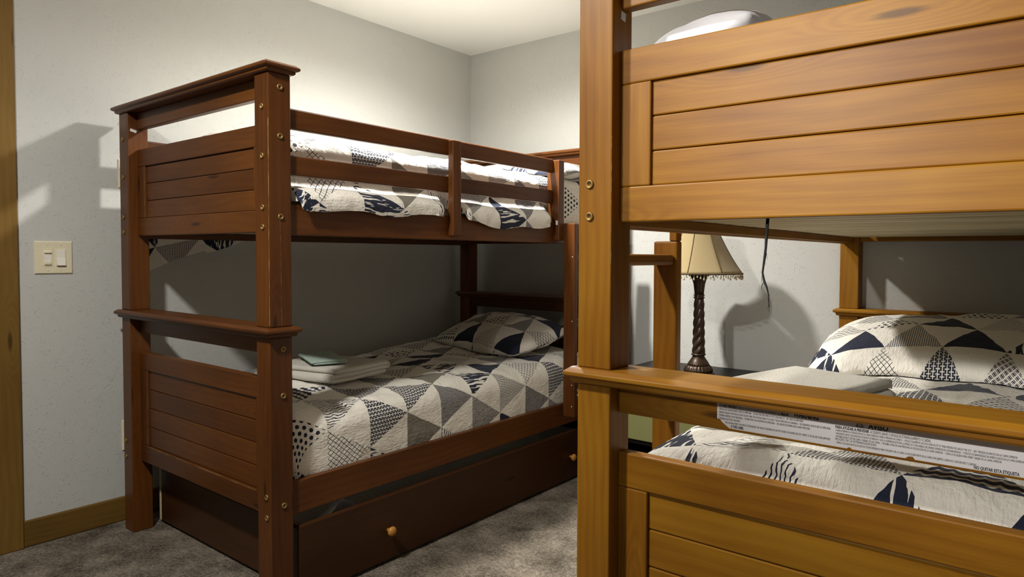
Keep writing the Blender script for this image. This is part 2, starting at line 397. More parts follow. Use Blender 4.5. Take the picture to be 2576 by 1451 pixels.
def bunk_bed(ox, oy, L, label, guard_right, guard_left, bolts_y, bolts_x, wood):
    e = empty('bunk_bed', (ox - W_ / 2, oy + (L + PY) / 2, 0))
    def bx(name, x0, x1, y0, y1, z0, z1, mat=None, par=None, bev=0.003, seg=2, grain=None):
        return box(name, ox + x0, ox + x1, oy + y0, oy + y1, z0, z1, mat or wood, par or e, bev, seg, grain)
    posts = {}
    for xi, px in enumerate((-W_, -PX)):
        for yi, py in enumerate((0, L)):
            posts[(xi, yi, 0)] = bx('post', px, px + PX, py, py + PY, 0, 0.826)
            posts[(xi, yi, 1)] = bx('post', px, px + PX, py, py + PY, 0.857, 1.604)
    for end, py in ((0, 0.0), (1, L)):
        cap('cap', ox - W_, ox, oy + py, oy + py + PY, [(0.006, 0.826), (0.011, 0.830), (0.011, 0.837), (0.017, 0.839), (0.021, 0.842), (0.021, 0.849), (0.013, 0.855), (0.010, 0.857)], e, wood)
        cap('cap', ox - W_, ox, oy + py, oy + py + PY, [(0.006, 1.604), (0.011, 1.608), (0.011, 1.614), (0.017, 1.616), (0.021, 1.619), (0.021, 1.626), (0.012, 1.633), (0.008, 1.634)], e, wood)
        f = py + REC if end == 0 else py + PY - REC - 0.026
        xa, xb = -W_ + PX, -PX
        rails = [(1.5436, 1.604), (1.4007, 1.4665), (1.1398, 1.2068), (0.7709, 0.826), (0.6281, 0.6952), (0.273, 0.3406)]
        for z0, z1 in rails: bx('crossrail', xa, xb, f, f + 0.026, z0, z1)
        for zlo, zhi, n in ((1.2068, 1.4007, 3), (0.3406, 0.6281, 4)):
            bx('stile', xa, xa + 0.065, f, f + 0.026, zlo, zhi)
            bx('stile', xb - 0.065, xb, f, f + 0.026, zlo, zhi)
            h = (zhi - zlo) / n
            for k in range(n):
                bx('board', xa + 0.065, xb - 0.065, f + 0.0065, f + 0.0195, zlo + k * h + 0.0006, zlo + (k + 1) * h - 0.0006, bev=0.0028, seg=2)
    for sx in (1, -1):
        def X2(a, b_): return (a, b_) if sx == 1 else (-W_ - b_, -W_ - a)
        x0, x1 = X2(-0.036, -0.012)
        bx('side_rail', x0, x1, PY, L, 0.2764, 0.3774)
        bx('side_rail', x0, x1, PY, L, 1.1307, 1.225)
        c0, c1 = X2(-0.058, -0.036)
        bx('cleat', c0, c1, PY, L, 0.284, 0.308); bx('cleat', c0, c1, PY, L, 1.134, 1.1575)
        y0, y1 = guard_right if sx == 1 else guard_left
        g0, g1 = X2(-0.033, -0.012)
        bx('guard_rail', g0, g1, y0, y1, 1.4497, 1.512, bev=0.005); bx('guard_rail', g0, g1, y0, y1, 1.3107, 1.3713, bev=0.005)
        s0, s1 = X2(-0.012, 0.018)
        full = (y1 - y0) > L - PY - 0.01
        ym = 0.715 if (y0 <= PY + .01) else L + PY - 0.75
        if not full or sx == 1: bx('guard_support', s0, s1, ym, ym + 0.042, 1.146, 1.506, bev=0.004)
        if not full:
            t0, t1 = X2(-0.05, 0.02)
            if y1 < L - 0.1: bx('guard_support', t0, t1, y1, y1 + 0.04, 1.142, 1.508, bev=0.004)
            else: bx('guard_support', t0, t1, y0 - 0.04, y0, 1.142, 1.508, bev=0.004)
    if SLATM[0] is None: SLATM[0] = box_mesh((W_ - 0.08, 0.062, 0.016), 0.003, 1)
    ns = int((L - PY - 0.03) / 0.083)
    for z in (1.166, 0.3165):
        for k in range(ns): link('slat', SLATM[0], PINE, e, (ox - W_ / 2, oy + PY + 0.05 + k * (L - PY - 0.1) / (ns - 1), z))
    for (xi, yi, lv), x, z in bolts_y: link('bolt', BOLT_Y, BRASS, posts[(xi, yi, lv)], (ox + x, oy, z), True)
    for (xi, yi, lv), y, z in bolts_x: link('bolt', BOLT_X, BRASS, posts[(xi, yi, lv)], (ox, oy + y, z), True)
    tag(e, label, 'bunk bed', 'wooden bunk beds'); e['posts'] = 0; del e['posts']
    return e, posts
LA, LB = 1.80, 1.9095
by_ = []
for z in (1.506, 1.362, 1.211, 1.153): by_ += [((1, 0, 1), -0.033, z), ((0, 0, 1), -1.030, z)]
for z in (0.350, 0.288): by_ += [((1, 0, 0), -0.024, z), ((0, 0, 0), -1.038, z)]
bx_ = [((1, 0, 1), 0.036, z) for z in (1.564, 1.421, 1.184)] + [((1, 0, 0), 0.040, z) for z in (0.791, 0.651, 0.320)]
bedA, pA = bunk_bed(0.0, 0.0, LA, 'wooden bunk bed, shade painted into its wood, standing along the light-switch wall above a pull-out drawer', (PY, 1.365), (PY, LA), by_, bx_, WOOD_DIM)
OBX, OBY = 2.162, 0.0109
bedB, pB = bunk_bed(OBX, OBY, LB, 'honey wooden bunk bed with a white warning label across its footboard', (PY, LB), (0.60, LB), [((0, 0, 1), -W_ + 0.027, 1.212), ((0, 0, 1), -W_ + 0.027, 1.150)], [], WOOD)
def quad_sticker(name, c, dx, dy, mat, parent, n):
    """thin slip lying on a face: centre c, half-axes dx, dy, normal n"""
    c, dx, dy, n = (Vector(v) for v in (c, dx, dy, n)); bm = bmesh.new()
    a = [bm.verts.new(s * dx + t * dy) for s, t in ((-1, -1), (1, -1), (1, 1), (-1, 1))]
    b_ = [bm.verts.new(v.co + n * 0.0006) for v in a]
    bm.faces.new(a[::-1]); bm.faces.new(b_)
    for k in range(4): bm.faces.new((a[k], a[(k + 1) % 4], b_[(k + 1) % 4], b_[k]))
    bmesh.ops.recalc_face_normals(bm, faces=bm.faces)
    return link(name, from_bm(bm, name), mat, parent, c)
quad_sticker('paper_tag', (-W_ + PX, 0.020, 1.537), (0, 0.0105, -0.003), (0, 0.0015, 0.0048), PAPER, pA[(0, 0, 1)], (1, 0, 0))
quad_sticker('paper_tag', (OBX - W_ + PX, OBY + 0.037, 1.532), (0, 0.008, -0.001), (0, 0.001, 0.008), PAPER, pB[(0, 0, 1)], (1, 0, 0))

def worn_line(parent, pts, wd_, n1, n2):
    """ragged strip of bare wood along a line: n1 across, n2 proud"""
    pts = [Vector(p) for p in pts]; bm = bmesh.new(); prev = None; n1, n2 = Vector(n1), Vector(n2); c = pts[0]
    N = 60
    for i in range(N + 1):
        t = i / N * (len(pts) - 1); k = min(int(t), len(pts) - 2); p = pts[k].lerp(pts[k + 1], t - k)
        w = wd_ * max(0.12, 0.6 + 1.1 * noise.noise(Vector((i * 0.37, c.z * 9, c.x * 5))))
        cur = [bm.verts.new(p - c - n1 * w + n2 * 0.0003), bm.verts.new(p - c + n1 * w + n2 * 0.0003)]
        if prev: bm.faces.new((prev[0], prev[1], cur[1], cur[0]))
        prev = cur
    return link('worn_edge', from_bm(bm, 'worn'), CHIP, parent, c)
pp = pA[(1, 0, 1)]
worn_line(pp, [(-0.0005, -0.0002, 1.47), (-0.0005, -0.0002, 0.865)], 0.0006, (0.7, 0.7, 0), (0.7, -0.7, 0))
worn_line(pp, [(0.0003, 0.034, 1.176), (0.0003, 0.036, 1.02), (0.0003, 0.0365, 0.862)], 0.0004, (0, 1, 0), (1, 0, 0))
worn_line(pB[(0, 0, 1)], [(OBX - W_ + PX - 0.0005, OBY - 0.0002, 1.30), (OBX - W_ + PX - 0.0005, OBY - 0.0002, 1.06)], 0.0008, (0.7, 0.7, 0), (0.7, -0.7, 0))
worn_line(pA[(0, 0, 0)], [(-0.9185, REC - 0.0003, 0.338), (-0.1415, REC - 0.0003, 0.338)], 0.0009, (0, 0, 1), (0, -1, 0))
worn_line(pA[(0, 0, 0)], [(-0.9195, REC - 0.0003, 0.342), (-0.9195, REC - 0.0003, 0.626)], 0.0008, (1, 0, 0), (0, -1, 0))
worn_line(pA[(0, 0, 1)], [(-0.9195, REC - 0.0003, 1.208), (-0.9195, REC - 0.0003, 1.399)], 0.0008, (1, 0, 0), (0, -1, 0))
quad_sticker('paper_tag', (OBX - W_ - 0.0045, OBY - 0.0045, 0.8571), (0.0045, 0, 0), (0.001, 0.0045, 0), PAPER, pB[(0, 0, 0)], (0, 0, 1))
quad_sticker('paper_tag', (0.008, 1.3648, 1.223), (0.006, 0, 0), (0, 0, 0.010), PAPER, pA[(1, 1, 1)], (0, -1, 0))
# ------------------------------------------------------------------ warning label on the near bed
LY = OBY + REC
lab_out = [(1.383, 0.8255), (1.383, 0.7905), (1.389, 0.7895), (1.393, 0.785), (1.399, 0.781), (1.406, 0.7765), (1.42, 0.776), (1.601, 0.7755), (1.603, 0.7778), (1.6065, 0.7778), (1.608, 0.7755),
           (1.684, 0.7755), (1.688, 0.779), (1.694, 0.7795), (1.697, 0.7755), (1.832, 0.7755), (1.834, 0.779), (1.838, 0.779), (1.838, 0.8255)]
bm = bmesh.new(); LC = Vector((1.61, LY - 0.0005, 0.80))
fr_ = [bm.verts.new((x - LC.x, 0, z - LC.z)) for x, z in lab_out]; bk = [bm.verts.new((v.co.x, 0.0005, v.co.z)) for v in fr_]
bm.faces.new(fr_); bm.faces.new(bk[::-1])
for k in range(len(fr_)): bm.faces.new((fr_[k], fr_[(k + 1) % len(fr_)], bk[(k + 1) % len(fr_)], bk[k]))
bmesh.ops.recalc_face_normals(bm, faces=bm.faces)
label_o = link('warning_label', from_bm(bm, 'label'), PAPER, bedB, LC); label_o['label'] = 'torn white paper label with black warning text'
def text_mesh(lines):
    bm = bmesh.new()
    for body, x, z, size, sxx, bold, wmax in lines:
        cu = D.curves.new('t', 'FONT'); cu.body = body; cu.size = size; cu.resolution_u = 2; cu.offset = size * 0.022 * bold
        o = D.objects.new('t', cu); COL.objects.link(o); bpy.context.view_layer.update()
        me = D.meshes.new_from_object(o.evaluated_get(bpy.context.evaluated_depsgraph_get()))
        D.objects.remove(o)
        if me.vertices:
            wid = max(v.co.x for v in me.vertices); k = sxx if wmax is None else min(2.0, wmax / wid)
            me.transform(Matrix(((k, 0, 0, x - LC.x), (0, 0, 1, 0), (0, 1, 0, z - LC.z), (0, 0, 0, 1))))
            bm.from_mesh(me)
        D.meshes.remove(me); D.curves.remove(cu)
    return from_bm(bm, 'text')
S1, S2 = 0.0062, 0.0049
tl = [('WARNING', 1.517, 0.8135, 0.0115, 1, 1.6, 0.040), ('AVISO', 1.632, 0.8120, 0.0110, 1, 1.6, 0.028),
      ('TO HELP PREVENT', 1.386, 0.8125, S1, 1, 1.4, 0.034), ('SERIOUS OR FATAL INJURIES FROM ENTRAPMENT OR FALLS.', 1.4215, 0.8125, S1, 1, 0, 0.082),
      ('• NEVER ALLOW CHILDREN UNDER 6 YEARS ON UPPER BUNK  •  USE ONLY MATTRESS WHICH IS 74"-75" LONG AND 37½" - 38½" WIDE ON UPPER BUNK.', 1.386, 0.8065, S2, 1, 0, 0.147),
      ('• ENSURE THICKNESS OF MATTRESS DOES NOT EXCEED 8" AND THAT MATTRESS SURFACE IS AT LEAST 5" BELOW UPPER EDGE OF GUARDRAILS  •  USE GUARDRAILS ON BOTH SIDES OF UPPER BUNK.', 1.386, 0.8010, S2, 1, 0, 0.190),
      ('• PROHIBIT HORSEPLAY ON OR UNDER BED(S)  •  PROHIBIT MORE THAN ONE PERSON ON UPPER BUNK  •  USE LADDER FOR ENTERING AND LEAVING UPPER BUNK.', 1.386, 0.7957, S2, 1, 0, 0.158),
      ('STRANGULATION HAZARD', 1.386, 0.7900, 0.0054, 1, 0, 0.040),
      ('TACH OR HANG ITEMS TO ANY PART OF THE BUNK BED THAT ARE NOT DESIGNED FOR USE WITH THE BED, FOR EXAMPLE, BUT NOT LIMITED TO HOOKS, BELTS AND JUMP ROPES.', 1.398, 0.7842, S2, 1, 0, 0.178),
      ('E THIS LABEL', 1.409, 0.7783, S1, 1, 1.4, 0.023),
      ('PARA AYUDAR A PREVENIR', 1.583, 0.8050, 0.0066, 1, 1.4, 0.050), ('ACCIDENTES GRAVES O FATALES DE ESTRANGULAMIENTO O CAIDAS.', 1.6345, 0.8050, 0.0062, 1, 0, 0.083),
      ('• NUNCA PERMITA LA UTILIZACION DE LA CAMA SUPERIOR A NIÑOS MENORES DE 6 AÑOS  •  UTILICE SOLAMENTE UN COLCHON DE 74"-75" PARA MEDIDA DE LARGO POR 37½" - 38½" MEDIDA DE ANCHO EN LA CAMA SUPERIOR', 1.583, 0.8003, 0.0046, 1, 0, 0.240),
      ('• ASEGURESE QUE EL COLCHON NO EXCEDE 8" DE ESPESOR Y QUE LA SUPERFICIE ESTE POR LO MENOS A 5" POR DEBAJO DEL BORDE SUPERIOR DE LOS BARANDALES  •  UTILICE LOS BARANDALES EN AMBOS LADOS DE LA CAMA SUPERIOR', 1.583, 0.7955, 0.0046, 1, 0, 0.248),
      ('• PROHIBA JUGAR Y SALTAR SOBRE O DEBAJO DE LAS CAMAS  •  PROHIBA A MAS DE UNA PERSONA LA UTILIZACION DE LA CAMA SUPERIOR  •  USAR LA ESCALERA PARA SUBIR Y BAJAR DE LA CAMA SUPERIOR', 1.583, 0.7908, 0.0046, 1, 0, 0.222),
      ('PELIGRO DE LA ESTRANGULACION', 1.583, 0.7862, 0.0054, 1, 0, 0.060),
      ('NUNCA COLOQUE ARTICULOS QUE NO ESTAN DISEÑADOS PARA UTILIZAR CON LA CAMA, A CUALQUIER PARTE DE LA CAMA, POR EJEMPLO, GANCHOS, CINTURONES Y CUERDAS', 1.585, 0.7812, 0.0046, 1, 0, 0.190),
      ('NO QUITAR ESTA ETIQUETA', 1.772, 0.7768, 0.0066, 1, 1.2, 0.054)]
tx = link('printed_text', text_mesh(tl), INK, label_o, LC + Vector((0, -0.0003, 0)))
def tri_sign(x, z, h):
    bm = bmesh.new(); o = [(0, 0), (h * 1.15, 0), (h * 0.575, h)]; i_ = [(h * .2, h * .11), (h * .95, h * .11), (h * .575, h * .78)]
    A = [bm.verts.new((x + a - LC.x, 0, z + b_ - LC.z)) for a, b_ in o]; B_ = [bm.verts.new((x + a - LC.x, 0, z + b_ - LC.z)) for a, b_ in i_]
    for k in range(3): bm.faces.new((A[k], A[(k + 1) % 3], B_[(k + 1) % 3], B_[k]))
    for z0, z1 in ((.30, .60), (.17, .24)): bm.faces.new([bm.verts.new((x + h * (.575 + s * .035) - LC.x, 0, z + h * zz - LC.z)) for s, zz in ((-1, z0), (1, z0), (1, z1), (-1, z1))])
    link('warning_triangle', from_bm(bm, 'tri'), INK, label_o, LC + Vector((0, -0.0003, 0)))
tri_sign(1.496, 0.8135, 0.0115); tri_sign(1.613, 0.8120, 0.0105)

# ------------------------------------------------------------------ ladders
def ladder(x0, x1, y0, y1, label, outer, wood):
    e = empty('bunk_ladder', ((x0 + x1) / 2, (y0 + y1) / 2, 0.33))
    th = 0.028; rails = []
    for ya in (y0, y1 - th):
        rails.append(box('ladder_rail', x0, x1, ya, ya + th, 0.33, 1.112 if outer < 0 else 1.222, wood, e, 0.005, 2))
    for z in (1.066, 0.772, 0.478):
        box('rung', x0 + 0.006, x1 - 0.006, y0 + th, y1 - th, z - 0.013, z + 0.013, wood, e, 0.008, 3)
    scr = lathe([(0.0028, -0.0005), (0.0028, 0.0005), (0.0016, 0.0013)], 10, 'y')
    for z in (1.068, 0.774, 0.480, 0.381): link('screw', scr, PAPER, rails[0], (x0 + (x1 - x0) * 0.8, y0, z), True)
    if outer < 0:   # hook onto the side rail
        for ya in (y0, y1 - th): box('hook', x1 - 0.022, x1 - 0.002, ya, ya + th, 1.112, 1.16, wood, e, 0.002)
    tag(e, label, 'ladder', 'bunk bed ladders'); return e
ladder(0.0135, 0.077, 1.41, 1.77, 'wooden ladder, shade painted into its wood, hooked on the bunk bed by the light-switch wall', 1, WOOD_DIM)
ladder(1.034, 1.1005, OBY + 0.097, OBY + 0.447, 'honey wooden ladder beside the lamp, hooked on the labelled bunk bed', -1, WOOD)

# ------------------------------------------------------------------ trundle drawer
e = empty('trundle_bed', (-0.5, 0.95, 0))
fr = box('front_panel', -0.022, -0.002, 0.093, 1.79, 0.012, 0.238, WOODD, e, 0.003, 2)
box('end_panel', -1.005, -0.023, 0.108, 0.126, 0.012, 0.216, WOODD, e, 0.002)
box('end_panel', -1.005, -0.023, 1.76, 1.778, 0.012, 0.216, WOODD, e, 0.002)
box('back_panel', -1.022, -1.006, 0.108, 1.778, 0.012, 0.216, PINE, e, 0.002)
box('bottom_panel', -1.005, -0.023, 0.127, 1.759, 0.03, 0.04, PINE, e, 0.001)
KN = lathe([(0.007, 0), (0.0065, 0.008), (0.012, 0.013), (0.0165, 0.019), (0.0165, 0.024), (0.012, 0.030), (0.004, 0.032)], 20, 'x')
for y in (0.425, 1.492): link('knob', KN, KNOB, fr, (-0.002, y, 0.118), True)
WH = lathe([(0.02, -0.012), (0.022, -0.009), (0.022, 0.009), (0.02, 0.012)], 16, 'x')
for x in (-0.95, -0.08):
    for y in (0.2, 1.68): link('wheel', WH, BLACKCORD, e, (x, y, 0.0225), True)
tag(e, 'dark brown trundle bed drawer with two round knobs under the bunk bed', 'trundle')
# trundle bedding
def cloth_box(name, x0, x1, y0, y1, z0, ztop, mat, r=0.07, amp=0.008, nu=64, nv=110, seed=0.0, dome=None, rot=0.0, uo=(0, 0), bulge=None, hem=None):
    cx, cy = (x0 + x1) / 2, (y0 + y1) / 2; hx, hy = (x1 - x0) / 2, (y1 - y0) / 2
    a, b_ = hx - r, hy - r; H = ztop - z0; E_ = r * math.pi / 2 + max(H - r, 0.0)
    def fn(u, v):
        s = (u * 2 - 1) * (a + E_); t = (v * 2 - 1) * (b_ + E_)
        ex, ey = max(abs(s) - a, 0), max(abs(t) - b_, 0); e_ = math.hypot(ex, ey)
        n = (math.copysign(ex, s) / e_, math.copysign(ey, t) / e_) if e_ > 1e-9 else (0, 0)
        hm = E_ if hem is None else E_ + hem(s, t)
        ee = min(e_, hm)
        if ee < r * math.pi / 2: th = ee / r; out, dr_ = r * math.sin(th), r * (1 - math.cos(th))
        else: out, dr_ = r, r + ee - r * math.pi / 2
        x = max(-a, min(a, s)) + n[0] * out; y = max(-b_, min(b_, t)) + n[1] * out
        z = ztop - dr_
        p = Vector((s * 3 + seed, t * 3, seed)); k = 1 if ee < r else max(0.45, 1 - (ee - r) * 2)
        w = noise.noise(p * 1.1) * 0.9 + noise.noise(p * 2.6) * 0.6 + abs(noise.noise(p * 5.3 + Vector((9, 1, 4)))) * 0.45 + noise.noise(p * 11) * 0.22 + abs(noise.noise(Vector((s * 16 + seed, t * 34, 3.3)))) * 0.22
        w *= amp
        if ee < r * 0.8:
            z += w * 1.3
            if dome: z += dome(max(-1, min(1, s / (a + r))), max(-1, min(1, t / (b_ + r))))
        else:
            bl = bulge(s, t, (dr_ / H)) if bulge else 0.0
            x += n[0] * (w * 0.5 + bl); y += n[1] * w * 0.3; z += w * 0.5 * k
            if dome: z += dome(max(-1, min(1, s / (a + r))), max(-1, min(1, t / (b_ + r)))) * max(0, 1 - (ee - r * 0.8) / (E_ - r * 0.8))
        return (x, y, z)
    def uf(u, v): return ((u * 2 - 1) * (a + E_) + uo[0], (v * 2 - 1) * (b_ + E_) + uo[1])
    me = grid_mesh(nu, nv, lambda u, v: fn(u, v), uf)
    # thickness by solidifying towards the inside
    me.transform(Matrix.Translation((0, 0, -z0)))
    o = link(name, me, mat, None, (cx, cy, z0))
    if rot: o.rotation_euler.z = rot
    return o
tm = cloth_box('trundle_mattress', -0.99, -0.035, 0.14, 1.745, 0.042, 0.185, WHITE, r=0.04, amp=0.004, nu=30, nv=44)
tag(tm, 'white sheeted mattress lying inside the pull-out drawer', 'mattress')

def corner_fn(u, v):
    a = (u - 0.5) * 2; k = max(0, 1 - a * a) ** 0.8
    return (-0.032 - v * 0.09 + 0.004 * math.sin(u * 8), 0.20 + u * 0.13, 0.187 + 0.078 * k * (1 - v * v) + 0.004 * math.sin(u * 17))
cm = grid_mesh(20, 10, corner_fn); cm.transform(Matrix.Translation(-WL[tm]))
link('sheet_corner', cm, WHITE, tm, WL[tm])
# ------------------------------------------------------------------ mattresses and duvets
def mattress(x0, x1, y0, y1, z0, z1, label):
    o = box('mattress', x0, x1, y0, y1, z0, z1, MATT, None, 0.03, 3); tag(o, label, 'mattress'); return o
mattress(-0.985, -0.075, 0.12, 1.74, 0.325, 0.52, 'lower mattress of the shade-darkened bunk bed under its triangle-print duvet')
mattress(-0.985, -0.075, 0.12, 1.74, 1.1745, 1.38, 'upper mattress of the shade-darkened bunk bed under its triangle-print duvet')
mattress(OBX - 0.985, OBX - 0.075, 0.13, 1.85, 0.325, 0.61, 'lower mattress of the labelled bunk bed under its triangle-print duvet')
mattress(OBX - 0.985, OBX - 0.075, 0.13, 1.85, 1.1745, 1.38, 'upper mattress of the labelled bunk bed on pale slats')
domeA = lambda s, t: 0.012 * (1 - s * s) + 0.045 * max(0, t) * max(0, -s * 0.6 + 0.4) + 0.008 * math.sin(t * 7 + s * 3)
d1 = cloth_box('duvet', -1.018, -0.042, 0.068, 1.785, 0.345, 0.572, DUVET, r=0.075, amp=0.011, nu=130, nv=200, seed=3.1, dome=domeA, uo=(0.03, 0.05))
tag(d1, 'triangle-print duvet on the lower bunk holding towels and a washcloth', 'duvet')
domeU = lambda s, t: 0.055 * (1 - s * s) + 0.012 * math.sin(t * 5) * (1 - abs(s))
d2 = cloth_box('duvet', -1.012, -0.0385, 0.068, 1.785, 1.205, 1.425, DUVET, r=0.07, amp=0.014, nu=130, nv=200, seed=11.4, dome=domeU, uo=(0.09, 0.11), hem=lambda s, t: 0.012 * math.sin(t * 7))
tag(d2, 'triangle-print duvet on the upper bunk behind the shade-darkened guard rails', 'duvet')
domeB = lambda s, t: 0.03 * (1 - s * s) + 0.012 * math.sin(t * 6 + 1) * (1 - s * s)
d3 = cloth_box('duvet', OBX - 1.018, OBX - 0.045, OBY + 0.068, OBY + 1.89, 0.345, 0.680, DUVET, r=0.085, amp=0.009, nu=130, nv=200, seed=21.7, dome=domeB, uo=(0.06, 0.02))
tag(d3, 'triangle-print duvet on the lower bunk seen behind the warning label', 'duvet')
d4 = cloth_box('duvet', OBX - 1.012, OBX - 0.048, OBY + 0.068, OBY + 1.89, 1.205, 1.42, WHITE, r=0.07, amp=0.01, nu=50, nv=80, seed=31.2)
tag(d4, 'white cover on the upper bunk of the labelled bed', 'duvet')
PATH = [(0.0, -0.055, 1.325), (0.25, -0.045, 1.29), (0.45, -0.012, 1.268), (0.62, 0.008, 1.25), (0.80, 0.012, 1.225), (1.0, 0.009, 1.198)]
def along(k):
    for (k0, x0, z0), (k1, x1, z1) in zip(PATH, PATH[1:]):
        if k <= k1: f = (k - k0) / (k1 - k0); return x0 + (x1 - x0) * f, z0 + (z1 - z0) * f
    return PATH[-1][1:]
def win(y, a, b_, w): return min(1, max(0, (y - a) / w)) * min(1, max(0, (b_ - y) / w))
for v in d2.data.vertices:
    w = v.co + WL[d2]
    if w.x > -0.062 and w.z < 1.325 and 0.072 < w.y < 1.37:
        k = min(1, (1.325 - w.z) / 0.12); y = w.y
        f = max(win(y, 0.0725, 0.708, 0.03), win(y, 0.764, 1.352, 0.03)); x, z = along(k)
        z += (0.010 - 0.022 * math.sin(max(0, y - 0.72) / 0.63 * 3.14) + 0.005 * math.sin(y * 23 + 1)) * k * f
        wob = 0.006 * noise.noise(Vector((y * 14, k * 5, 2))) * min(1, k * 2)
        zt = 1.325 - k * 0.08
        x_ = x * f + (-0.056) * (1 - f); z_ = z * f + zt * (1 - f)
        if x_ < 0.006: z_ = max(z_, 1.234)
        v.co.x = (x * f + (-0.056) * (1 - f)) + abs(wob) * f - WL[d2].x; v.co.z = z_ - WL[d2].z
# corner of the upper duvet hanging between bed and wall
def hang(u, v):
    y = 0.085 + u * 0.43
    drop = 0.145 * (1 - u) ** 0.9 - 0.02 * math.sin(u * 3.14) * (1 if u < .6 else .4)
    z = 1.215 - v * (0.085 + drop * 0.98)
    return (-1.105 + 0.012 * math.sin(u * 9 + v * 2) + 0.008 * v - 0.02, y, z)
hm = grid_mesh(40, 16, hang, lambda u, v: (u * 0.43 + 0.41, v * 0.25 + 0.02))
hm.transform(Matrix.Translation(-WL[d2]))
h = link('hanging_corner', hm, DUVET, d2, WL[d2])
sl = h.modifiers.new('thick', 'SOLIDIFY'); sl.thickness = 0.004

from mathutils.bvhtree import BVHTree
def clampx(o, lo, hi):
    for v in o.data.vertices: v.co.x = max(lo - WL[o].x, min(hi - WL[o].x, v.co.x))
for v in d2.data.vertices:
    if (v.co.z + WL[d2].z > 1.30 or v.co.y + WL[d2].y > 1.34): v.co.x = min(v.co.x, -0.0535 - WL[d2].x)
    v.co.x = max(v.co.x, -1.022 - WL[d2].x)
clampx(d4, OBX - 1.006, OBX - 0.0375)
BV = {}
def settle(o, on, gap=0.002):
    """let a soft thing rest on cloth: lift the vertices that would sink into it"""
    if on not in BV:
        BV[on] = BVHTree.FromPolygons([v.co + WL[on] for v in on.data.vertices], [p.vertices[:] for p in on.data.polygons])
    M = Matrix.Translation(WL[o]) @ o.rotation_euler.to_matrix().to_4x4(); Mi = M.inverted(); n = 0
    for v in o.data.vertices:
        w = M @ v.co; best = -9
        for dx, dy in ((0, 0), (.01, 0), (-.01, 0), (0, .01), (0, -.01), (.018, .018), (-.018, .018), (.018, -.018), (-.018, -.018)):
            h = BV[on].ray_cast(Vector((w.x + dx, w.y + dy, w.z + 1.0)), Vector((0, 0, -1)))
            if h[0] is not None: best = max(best, h[0].z)
        if best > -5 and w.z < best + gap: w.z = best + gap + 0.002 * min(1, (best + gap - w.z) / 0.05); v.co = Mi @ w; n += 1
# ------------------------------------------------------------------ pillows
def pillow(name, c, w, d, hgt, mat, rotz=0.0, tilt=0.0, roll_=0.0, seed=0.0, uo=(0, 0), n=40, sag=0.0):
    vs, fs, uvs = [], [], []
    for side in (1, -1):
        for j in range(n + 1):
            for i in range(n + 1):
                u, v = i / n * 2 - 1, j / n * 2 - 1
                k = (max(0, 1 - abs(u) ** 2.6) ** 0.5) * (max(0, 1 - abs(v) ** 2.6) ** 0.5)
                px = u * (1 - 0.06 * (v * v)) * w / 2 * (1 - 0.03 * k); py = v * (1 - 0.06 * (u * u)) * d / 2
                p = Vector((px * 4 + seed, py * 4, side * 2.0))
                wv = (noise.noise(p) * 0.016 + abs(noise.noise(p * 2.7)) * 0.012 + noise.noise(p * 6) * 0.004) * min(1, k * 2)
                pz = side * (k * hgt * (0.62 if side > 0 else 0.38) + wv) - sag * u * u
                vs.append((px, py, pz)); uvs.append((px * 1.15 + uo[0] + (0 if side > 0 else 3.3), py * 1.15 + uo[1]))
        o = 0 if side > 0 else (n + 1) ** 2
        for j in range(n):
            for i in range(n):
                q = [o + j * (n + 1) + i, o + j * (n + 1) + i + 1, o + (j + 1) * (n + 1) + i + 1, o + (j + 1) * (n + 1) + i]
                fs.append(q if side > 0 else q[::-1])
    me = D.meshes.new('pillow'); me.from_pydata(vs, [], fs); L = me.uv_layers.new(name='UVMap')
    for p in me.polygons:
        for li in p.loop_indices: L.data[li].uv = uvs[me.loops[li].vertex_index]
    bm = bmesh.new(); bm.from_mesh(me); bmesh.ops.remove_doubles(bm, verts=bm.verts, dist=0.0004); bm.to_mesh(me); bm.free()
    o = link(name, me, mat, None, c, True)
    o.rotation_euler = (tilt, roll_, rotz); return o
p1 = pillow('pillow', (-0.52, 1.56, 0.645), 0.71, 0.43, 0.155, DUVET, R(-7), R(12), 0.0, 2.0, (0.05, 0.4))
tag(p1, 'triangle-print pillow at the dim head of the lower bunk by the drawer', 'pillow')
p2 = pillow('pillow', (-0.46, 1.575, 1.478), 0.84, 0.40, 0.11, DUVET, R(3), R(8), 0.0, 5.0, (0.7, 0.1))
tag(p2, 'triangle-print pillow on the upper bunk behind the shade-darkened guard rail', 'pillow')
p3 = pillow('pillow', (1.68, 1.46, 0.735), 1.04, 0.66, 0.22, DUVET, R(2), R(8), 0.0, 8.0, (0.12, 0.27))
tag(p3, 'plump triangle-print pillow on the lower bunk near the table lamp', 'pillow')
p4 = pillow('pillow', (1.285, 0.315, 1.478), 0.27, 0.44, 0.13, WHITE, R(0), R(0), R(-14), 13.0)
tag(p4, 'plain white pillow showing above the honey upper footboard', 'pillow')

settle(p1, d1); settle(p2, d2); settle(p3, d3); settle(p4, d4)
